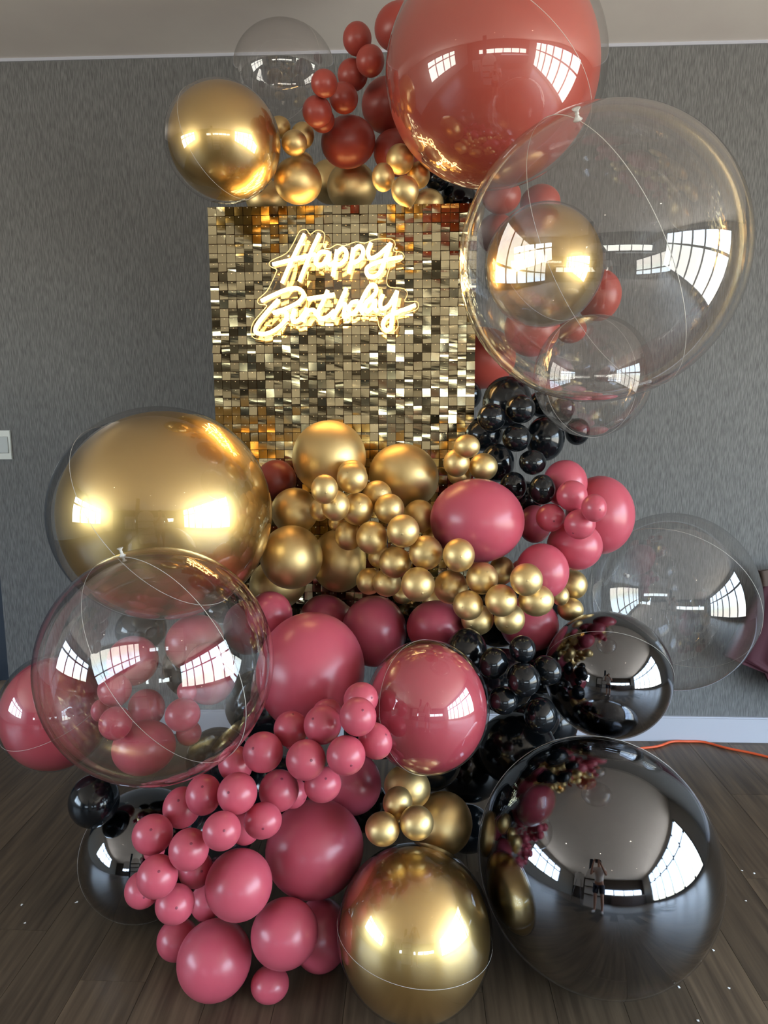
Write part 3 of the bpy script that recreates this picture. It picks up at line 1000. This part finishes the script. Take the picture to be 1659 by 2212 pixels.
BUB = {  # key: (label, inner scale, inner offset in radii, two pixels on the seam, pixel of the neck)
    'b_goldTL': ('bubble balloon with gold inside, hanging left of the terracotta bunch under the ceiling', 0.955, (0.03, 0, 0.01), ((383, 225), (446, 378)), None),
    'b_clearTL': ('empty clear bubble balloon against the ceiling, left of the terracotta bunch', None, None, ((690, 140), (640, 262)), None),
    'b_coral': ('giant glossy coral balloon under the ceiling above the shimmer wall', 0.965, (-0.03, 0, -0.02), ((1180, 30), (1247, 120)), None),
    'b_clearTR': ('giant empty clear bubble balloon overlapping the coral balloon and the shimmer wall', None, None, ((1248, 262), (1440, 520)), (1248, 262)),
    'b_goldTR': ('bubble balloon with gold inside seen through the giant clear bubble', 0.965, (0, 0, -0.01), ((1078, 500), (1210, 690)), None),
    'b_clearMR': ('smaller clear bubble balloon under the giant clear one, over the black bunch', None, None, ((1185, 860), (1290, 940)), None),
    'b_clearR': ('clear bubble balloon hanging before the grey wall above the baseboard', None, None, ((1560, 1200), (1640, 1290)), None),
    'b_goldL': ('huge bubble balloon with gold inside, against the lower corner of the shimmer wall', 0.955, (0.04, 0, 0.0), ((150, 1000), (230, 1180)), None),
    'b_clearL': ('big empty clear bubble balloon in front of the huge gold one', None, None, ((265, 1208), (400, 1277)), (265, 1206)),
    'b_pinkL': ('bubble balloon with rose inside, half behind the front clear bubble, over bare floor', 0.95, (0, 0, -0.03), ((5, 1612), (110, 1600)), None),
    'b_pinkC': ('glossy bubble balloon with rose inside, in the middle below the gold stream', 0.955, (0.0, 0, -0.025), ((845, 1625), (900, 1672)), None),
    'b_blackR': ('mirror black bubble balloon before the baseboard, above the larger black one', 0.985, (0, 0, 0), ((1230, 1375), (1400, 1390)), None),
    'b_blackBR': ('huge mirror black bubble balloon standing on the floor', 0.985, (0, 0, 0), ((1200, 1600), (1300, 1592)), None),
    'b_goldB': ('egg-shaped bubble balloon with gold inside standing on the floor', 0.965, (0, 0, -0.02), ((760, 2070), (960, 2137)), None),
    'b_blackBL': ('mirror black bubble balloon on the floor beside the rose stream', 0.985, (0, 0, 0), ((200, 1760), (250, 1720)), None),
}


def on_sphere(px, py, c, r):
    d = ray(px, py).normalized()
    oc = CAM - c
    b_ = oc.dot(d)
    q = b_ * b_ - (oc.length_squared - r * r)
    t = -b_ - math.sqrt(q) if q > 0 else -b_
    return (CAM + d * t - c).normalized()


def bubble(key, mname, p, rx, rz):
    label, isc, ioff, seam, neck = BUB[key]
    c = Vector(p)
    root = empty('bubble_balloon', c)
    tag(root, label, 'balloon')
    root.scale = (rx, rx, rz)
    obj('clear_shell', SHELL, root)
    if isc:
        o = obj('inner_balloon', INNER[mname], root, ioff)
        o.scale = (isc, isc, isc)
    a_, b_ = on_sphere(*seam[0], c, rx), on_sphere(*seam[1], c, rx)
    nrm = a_.cross(b_)
    o = obj('seam', SEAM, root)
    o.rotation_euler = frame_for(nrm).to_euler()
    d = on_sphere(*neck, c, rx) if neck else Vector((random.uniform(-0.3, 0.3), 1, random.uniform(-0.5, 0.2))).normalized()
    o = obj('neck', NECK, root, d * 1.0)
    o.scale = (0.6, 0.6, 0.6)
    o.rotation_euler = frame_for(d).to_euler()


ALLB = [(Vector(q[:3]), max(q[3], q[4])) for _, rows in DATA.values() for q in rows]
for key, (mname, rows) in DATA.items():
    if key in BUB:
        for (x, y, z, rx, rz) in rows:
            bubble(key, mname, (x, y, z), rx, rz)
        continue
    n_ = len(rows)
    cen = Vector((sum(q[0] for q in rows) / n_, sum(q[1] for q in rows) / n_, sum(q[2] for q in rows) / n_))
    for idx, row in enumerate(rows):
        x, y, z, rx, rz = row[:5]
        own = row[5] if len(row) > 5 else None
        p = Vector((x, y, z))
        view = (CAM - p).normalized()
        # the neck is tied into the bunch behind: crown faces out of it
        near = [Vector(q[:3]) for q in rows if (Vector(q[:3]) - p).length < 0.22]
        nc = sum(near, Vector()) / len(near)
        out = p - nc
        out = out.normalized() * 0.45 if out.length > 1e-4 else Vector()
        best = None
        for _ in range(30):
            ax_ = (view + out + Vector([random.uniform(-0.55, 0.55) for _ in range(3)])).normalized()
            ends = [p - ax_ * (rx + rz) / 2 * k_ for k_ in (1.1, 1.3)]
            sc = min([(e_ - c_).length - r_ for e_ in ends for (c_, r_) in ALLB if (c_ - p).length > 1e-5] + [0.02, ends[1].z, PY - 0.012 - ends[1].y if (PX0 < ends[1].x < PX1 and ends[1].z < PTOP and p.y < PY) else 1])
            if best is None or sc > best[0]:
                best = (sc, ax_)
            if sc >= 0.008:
                break
        axis = best[1]
        if key == 'gold_small_top' and idx == 2:
            axis = Vector((-0.35, -0.35, 1.0))
        if key in ('pink_floor',) and z < 0.13:
            axis = Vector((random.uniform(-0.4, 0.2), -1, 0.15))
        latex(key, mname, p, rx, rz, axis, own)

# ------------------------------------------------------------------ small things
# orange extension cord on the floor
cp = [at_z(px, py, 0.006) for px, py in ((1180, 1700), (1300, 1640), (1372, 1619), (1420, 1612), (1452, 1602), (1482, 1599), (1520, 1603), (1570, 1616), (1620, 1626), (1670, 1638), (1760, 1660))]
for q in cp:
    q.y = min(q.y, WY - 0.024)
o = obj('extension_cord', MB().tube(smooth_path(cp, 8), 0.0055, 10).mesh('extension_cord', 'cord_rubber', True))
tag(o, 'orange extension cord lying on the floor along the white baseboard', 'cord')

# magenta cloth hung beside the wall
dr = empty('fabric_drape', (at_y(1690, 1380, 2.93).x, 2.93, 0.75))
tag(dr, 'dark magenta cloth hanging on the grey wall behind the right clear bubble', 'drape')


def cloth(name, outline, material, depth, yb):
    """a folded hanging of cloth: a grid between a left and a right edge, with soft folds and a back"""
    rows = []
    nx = 14
    for (l, r_) in outline:
        A, B = at_y(*l, yb), at_y(*r_, yb)
        rows.append([A.lerp(B, k_ / nx) - dr.location for k_ in range(nx + 1)])
    vs_, fs_ = [], []
    for i, rw in enumerate(rows):
        for k_, q in enumerate(rw):
            vs_.append((q.x, q.y - depth * (0.5 + 0.5 * math.sin(k_ * 1.7 + i * 0.45)), q.z))
    nb = len(vs_)
    for i, rw in enumerate(rows):
        for k_, q in enumerate(rw):
            vs_.append((q.x, q.y + 0.012, q.z))
    w_ = nx + 1
    for i in range(len(rows) - 1):
        for k_ in range(nx):
            a_ = i * w_ + k_
            fs_.append((a_, a_ + w_, a_ + w_ + 1, a_ + 1))
            fs_.append((nb + a_, nb + a_ + 1, nb + a_ + w_ + 1, nb + a_ + w_))
    for i in range(len(rows) - 1):
        a_ = i * w_
        fs_.append((a_, nb + a_, nb + a_ + w_, a_ + w_))
        a_ += nx
        fs_.append((a_, a_ + w_, nb + a_ + w_, nb + a_))
    return obj(name, MB().add(vs_, fs_).mesh(name, material, True), dr)


cloth('cloth', [((1648, 1262), (1760, 1250)), ((1630, 1290), (1765, 1290)), ((1610, 1330), (1768, 1340)), ((1585, 1375), (1770, 1390)),
                ((1562, 1415), (1772, 1440)), ((1600, 1432), (1772, 1465)), ((1650, 1452), (1772, 1490)), ((1662, 1478), (1772, 1520))], 'magenta_fabric', 0.02, 2.93)
cloth('shadow_band', [((1640, 1233), (1758, 1222)), ((1644, 1250), (1760, 1240)), ((1646, 1266), (1762, 1256))], 'shadow_brown', 0.01, 2.915)  # brown strip that stands for the shadow above the cloth

# white specks of paper on the floor
speck = MB().add([(-0.003, -0.002, 0), (0.003, -0.0025, 0), (0.0035, 0.002, 0.001), (-0.002, 0.0028, 0), (-0.003, -0.002, 0.0012), (0.003, -0.0025, 0.0012), (0.0035, 0.002, 0.0022), (-0.002, 0.0028, 0.0012)],
                 [(3, 2, 1, 0), (4, 5, 6, 7), (0, 1, 5, 4), (1, 2, 6, 5), (2, 3, 7, 6), (3, 0, 4, 7)]).mesh('paper_speck', 'paper')
for px, py in ((47, 1955), (54, 1994), (164, 1950), (1603, 1881), (1629, 1887), (1611, 1946), (1541, 2053), (1467, 2133), (1575, 2135), (1508, 2205), (166, 1949)):
    o = obj('paper_speck', speck, None, at_z(px, py, 0.0003))
    o.rotation_euler = (0, 0, random.uniform(0, 6))
    tag(o, 'tiny white paper speck lying on the dark wooden floor', 'confetti', 'paper specks on the floor')

# ------------------------------------------------------------------ behind the camera: what the balloons mirror
mat('skin', lin(190, 140, 115), 0.5)
mat('tee_cotton', lin(214, 206, 200), 0.8)
mat('shorts_cotton', lin(44, 46, 58), 0.8)
mat('hair_dark', lin(34, 26, 22), 0.6)
mat('phone_black', lin(14, 14, 16), 0.2)
mat('board_white', lin(222, 214, 204), 0.6)
mat('dark_wood', lin(62, 44, 36), 0.5)


def skinned(name, joints, edges, material, parent, root=0, levels=2):
    """joints: (x, y, z, radius); one surface grown over the joined edges"""
    import bmesh
    bm = bmesh.new()
    lay = bm.verts.layers.skin.verify()
    vs_ = []
    for i, (x, y, z, r_) in enumerate(joints):
        v = bm.verts.new((x, y, z))
        rr = r_ if isinstance(r_, tuple) else (r_, r_)
        v[lay].radius = rr
        v[lay].use_root = (i == root)
        vs_.append(v)
    for a_, b_ in edges:
        bm.edges.new((vs_[a_], vs_[b_]))
    me = bpy.data.meshes.new(name)
    bm.to_mesh(me)
    bm.free()
    me.materials.append(MATS[material])
    o = obj(name, me, parent)
    sk = o.modifiers.new('skin', 'SKIN')
    sk.use_smooth_shade = True
    ss = o.modifiers.new('smooth', 'SUBSURF')
    ss.levels = ss.render_levels = levels
    return o


per = empty('person', (0, -0.44, 0))
tag(per, 'person in a white t-shirt and dark shorts holding up a phone, mirrored in the balloons', 'person')
J = [(0, 0, 0.90, (0.13, 0.10)), (0, 0, 1.05, (0.125, 0.09)), (0, 0.0, 1.22, (0.14, 0.10)), (0, 0.0, 1.36, (0.12, 0.085)), (0, 0.01, 1.43, 0.052), (0, 0.03, 1.50, 0.055),
     (0, 0.045, 1.56, (0.072, 0.088)), (0, 0.04, 1.63, (0.068, 0.08)), (0, 0.03, 1.675, (0.04, 0.05))]
E_ = [(0, 1), (1, 2), (2, 3), (3, 4), (4, 5), (5, 6), (6, 7), (7, 8)]
for s_ in (-1, 1):
    k_ = len(J)
    J += [(s_ * 0.17, 0.0, 1.37, 0.055), (s_ * 0.235, 0.06, 1.22, 0.045), (s_ * 0.24, 0.14, 1.13, 0.04), (s_ * 0.15, 0.30, 1.32, 0.032),
          (s_ * 0.095, 0.375, 1.425, 0.024), (s_ * 0.068, 0.40, 1.46, (0.03, 0.018))]
    E_ += [(3, k_), (k_, k_ + 1), (k_ + 1, k_ + 2), (k_ + 2, k_ + 3), (k_ + 3, k_ + 4), (k_ + 4, k_ + 5)]
    pal = k_ + 5
    for q in range(4):
        f0 = len(J)
        zz = 1.50 - 0.02 * q
        J += [(s_ * 0.056, 0.395, zz, 0.0085), (s_ * 0.050, 0.392 - 0.004 * q, zz + 0.012, 0.0075), (s_ * 0.040, 0.388, zz + 0.016, 0.007)]
        E_ += [(pal, f0), (f0, f0 + 1), (f0 + 1, f0 + 2)]
    f0 = len(J)
    J += [(s_ * 0.058, 0.385, 1.435, 0.010), (s_ * 0.044, 0.375, 1.43, 0.009)]
    E_ += [(pal, f0), (f0, f0 + 1)]
    k_ = len(J)
    fy = 0.06 if s_ < 0 else -0.02
    J += [(s_ * 0.095, 0, 0.84, 0.085), (s_ * 0.105, 0.015, 0.50, 0.056), (s_ * 0.11, -0.01, 0.36, 0.055), (s_ * 0.115, -0.01, 0.09, 0.035),
          (s_ * 0.12, 0.02, 0.045, 0.035), (s_ * 0.14, 0.13 + fy * 0.3, 0.03, 0.028)]
    E_ += [(0, k_), (k_, k_ + 1), (k_ + 1, k_ + 2), (k_ + 2, k_ + 3), (k_ + 3, k_ + 4), (k_ + 4, k_ + 5)]
skinned('body', J, E_, 'skin', per)
TJ = [(0, 0, 0.86, (0.165, 0.125)), (0, 0, 1.05, (0.155, 0.115)), (0, 0, 1.22, (0.165, 0.12)), (0, 0, 1.36, (0.13, 0.10)), (0, 0.005, 1.41, 0.07)]
TE = [(0, 1), (1, 2), (2, 3), (3, 4)]
for s_ in (-1, 1):
    k_ = len(TJ)
    TJ += [(s_ * 0.175, 0.0, 1.365, 0.075), (s_ * 0.225, 0.045, 1.25, 0.068)]
    TE += [(3, k_), (k_, k_ + 1)]
skinned('t_shirt', TJ, TE, 'tee_cotton', per)
SJ = [(0, 0, 0.92, (0.15, 0.12))]
SE = []
for s_ in (-1, 1):
    k_ = len(SJ)
    SJ += [(s_ * 0.10, 0, 0.80, 0.105), (s_ * 0.108, 0.01, 0.56, 0.095)]
    SE += [(0, k_), (k_, k_ + 1)]
skinned('shorts', SJ, SE, 'shorts_cotton', per)
hair = MB().lathe([(0, 0.065), (0.04, 0.057), (0.066, 0.034), (0.078, 0.0), (0.077, -0.025), (0.07, -0.03)], 24)
o = obj('hair', hair.mesh('hair', 'hair_dark', True), per, (0, 0.02, 1.645))
o.scale = (1.06, 1.24, 1.05)
for s_ in (-1, 1):
    skinned('shoe', [(s_ * 0.118, -0.03, 0.045, 0.045), (s_ * 0.125, 0.05, 0.04, 0.042), (s_ * 0.145, 0.17, 0.033, 0.034)], [(0, 1), (1, 2)], 'tee_cotton', per)
    obj('eye', MB().lathe([(0, 0.012), (0.008, 0.008), (0.011, 0), (0.008, -0.008), (0, -0.012)], 10).mesh('eye', 'hair_dark', True), per, (s_ * 0.032, 0.118, 1.575))
ph = empty('phone', (0, -0.03, 1.44))
tag(ph, 'black phone held up in both hands by the person', 'phone')
obj('case', MB().box(-0.037, 0.037, -0.004, 0.004, -0.075, 0.05).mesh('case', 'phone_black'), ph)
obj('screen', MB().box(-0.033, 0.033, -0.005, -0.004, -0.07, 0.045).mesh('screen', 'frame_grey'), ph)

# white arched display with shelves, beside an easel with a board
ar = empty('arched_display', (-0.48, -1.35, 0))
tag(ar, 'white arched display stand with shelves, mirrored behind the person', 'display stand')
hw_, hb = 0.42, 1.45
outl = [(-hw_, 0), (hw_, 0)] + [(hw_ * math.cos(math.pi * q / 20), hb + hw_ * math.sin(math.pi * q / 20)) for q in range(21)]
nn = len(outl)
obj('arch_panel', MB().add([(x, 0, z) for x, z in outl] + [(x, -0.04, z) for x, z in outl],
                           [tuple(range(nn))[::-1], tuple(range(nn, 2 * nn))] + [(q, (q + 1) % nn, nn + (q + 1) % nn, nn + q) for q in range(nn)]).mesh('arch_panel', 'board_white'), ar)
for z in (0.55, 0.9, 1.25):
    obj('shelf', MB().box(-hw_, hw_, 0.0, 0.12, z, z + 0.02).mesh('shelf', 'dark_wood'), ar)
ea = empty('easel', (-1.35, -1.5, 0))
tag(ea, 'easel carrying a blank white board, mirrored beside the arched display', 'easel')
obj('board', MB().box(-0.3, 0.3, 0, 0.012, 0.85, 1.55).mesh('board', 'board_white'), ea)
for x, y in ((-0.32, 0.06), (0.32, 0.06), (0, -0.45)):
    obj('leg', MB().tube([(x, y, 0), (x * 0.2, -0.02, 1.65)], 0.014, 8).mesh('leg', 'dark_wood', True), ea)
ct = empty('bar_counter', (2.2, -5.9, 0))
tag(ct, 'long bar counter below the strip windows, mirrored in the balloons', 'counter')
obj('counter_front', MB().box(-2.0, 1.9, -0.25, 0.25, 0, 0.98).mesh('counter_front', 'dark_wood'), ct)
obj('worktop', MB().box(-2.05, 1.95, -0.3, 0.3, 0.98, 1.02).mesh('worktop', 'board_white'), ct)
cl = tag(obj('column', MB().lathe([(0, CZ - 0.002), (0.14, CZ - 0.002), (0.14, 0.001), (0, 0.001)], 24).mesh('column', 'dark_panel', True), None, (-1.0, -2.3, 0)),
         'dark round column from floor to ceiling beside the arched display', 'column')
# recessed ceiling lamps
for x, y in ((-2.2, -0.6), (-0.2, -1.6), (1.6, -0.6), (-2.2, -3.6), (0.4, -3.8), (2.6, -3.4)):
    dl = empty('downlight', (x, y, CZ - 0.001))
    tag(dl, 'small round recessed ceiling lamp, lit', 'ceiling lamp', 'recessed ceiling lamps')
    obj('trim_ring', MB().lathe([(0.03, -0.004), (0.045, -0.006), (0.05, 0.0)], 20).mesh('trim_ring', 'white_trim', True), dl)
    obj('lens', MB().lathe([(0.031, -0.003), (0, -0.003)], 20).mesh('lens', 'downlight_glow'), dl)
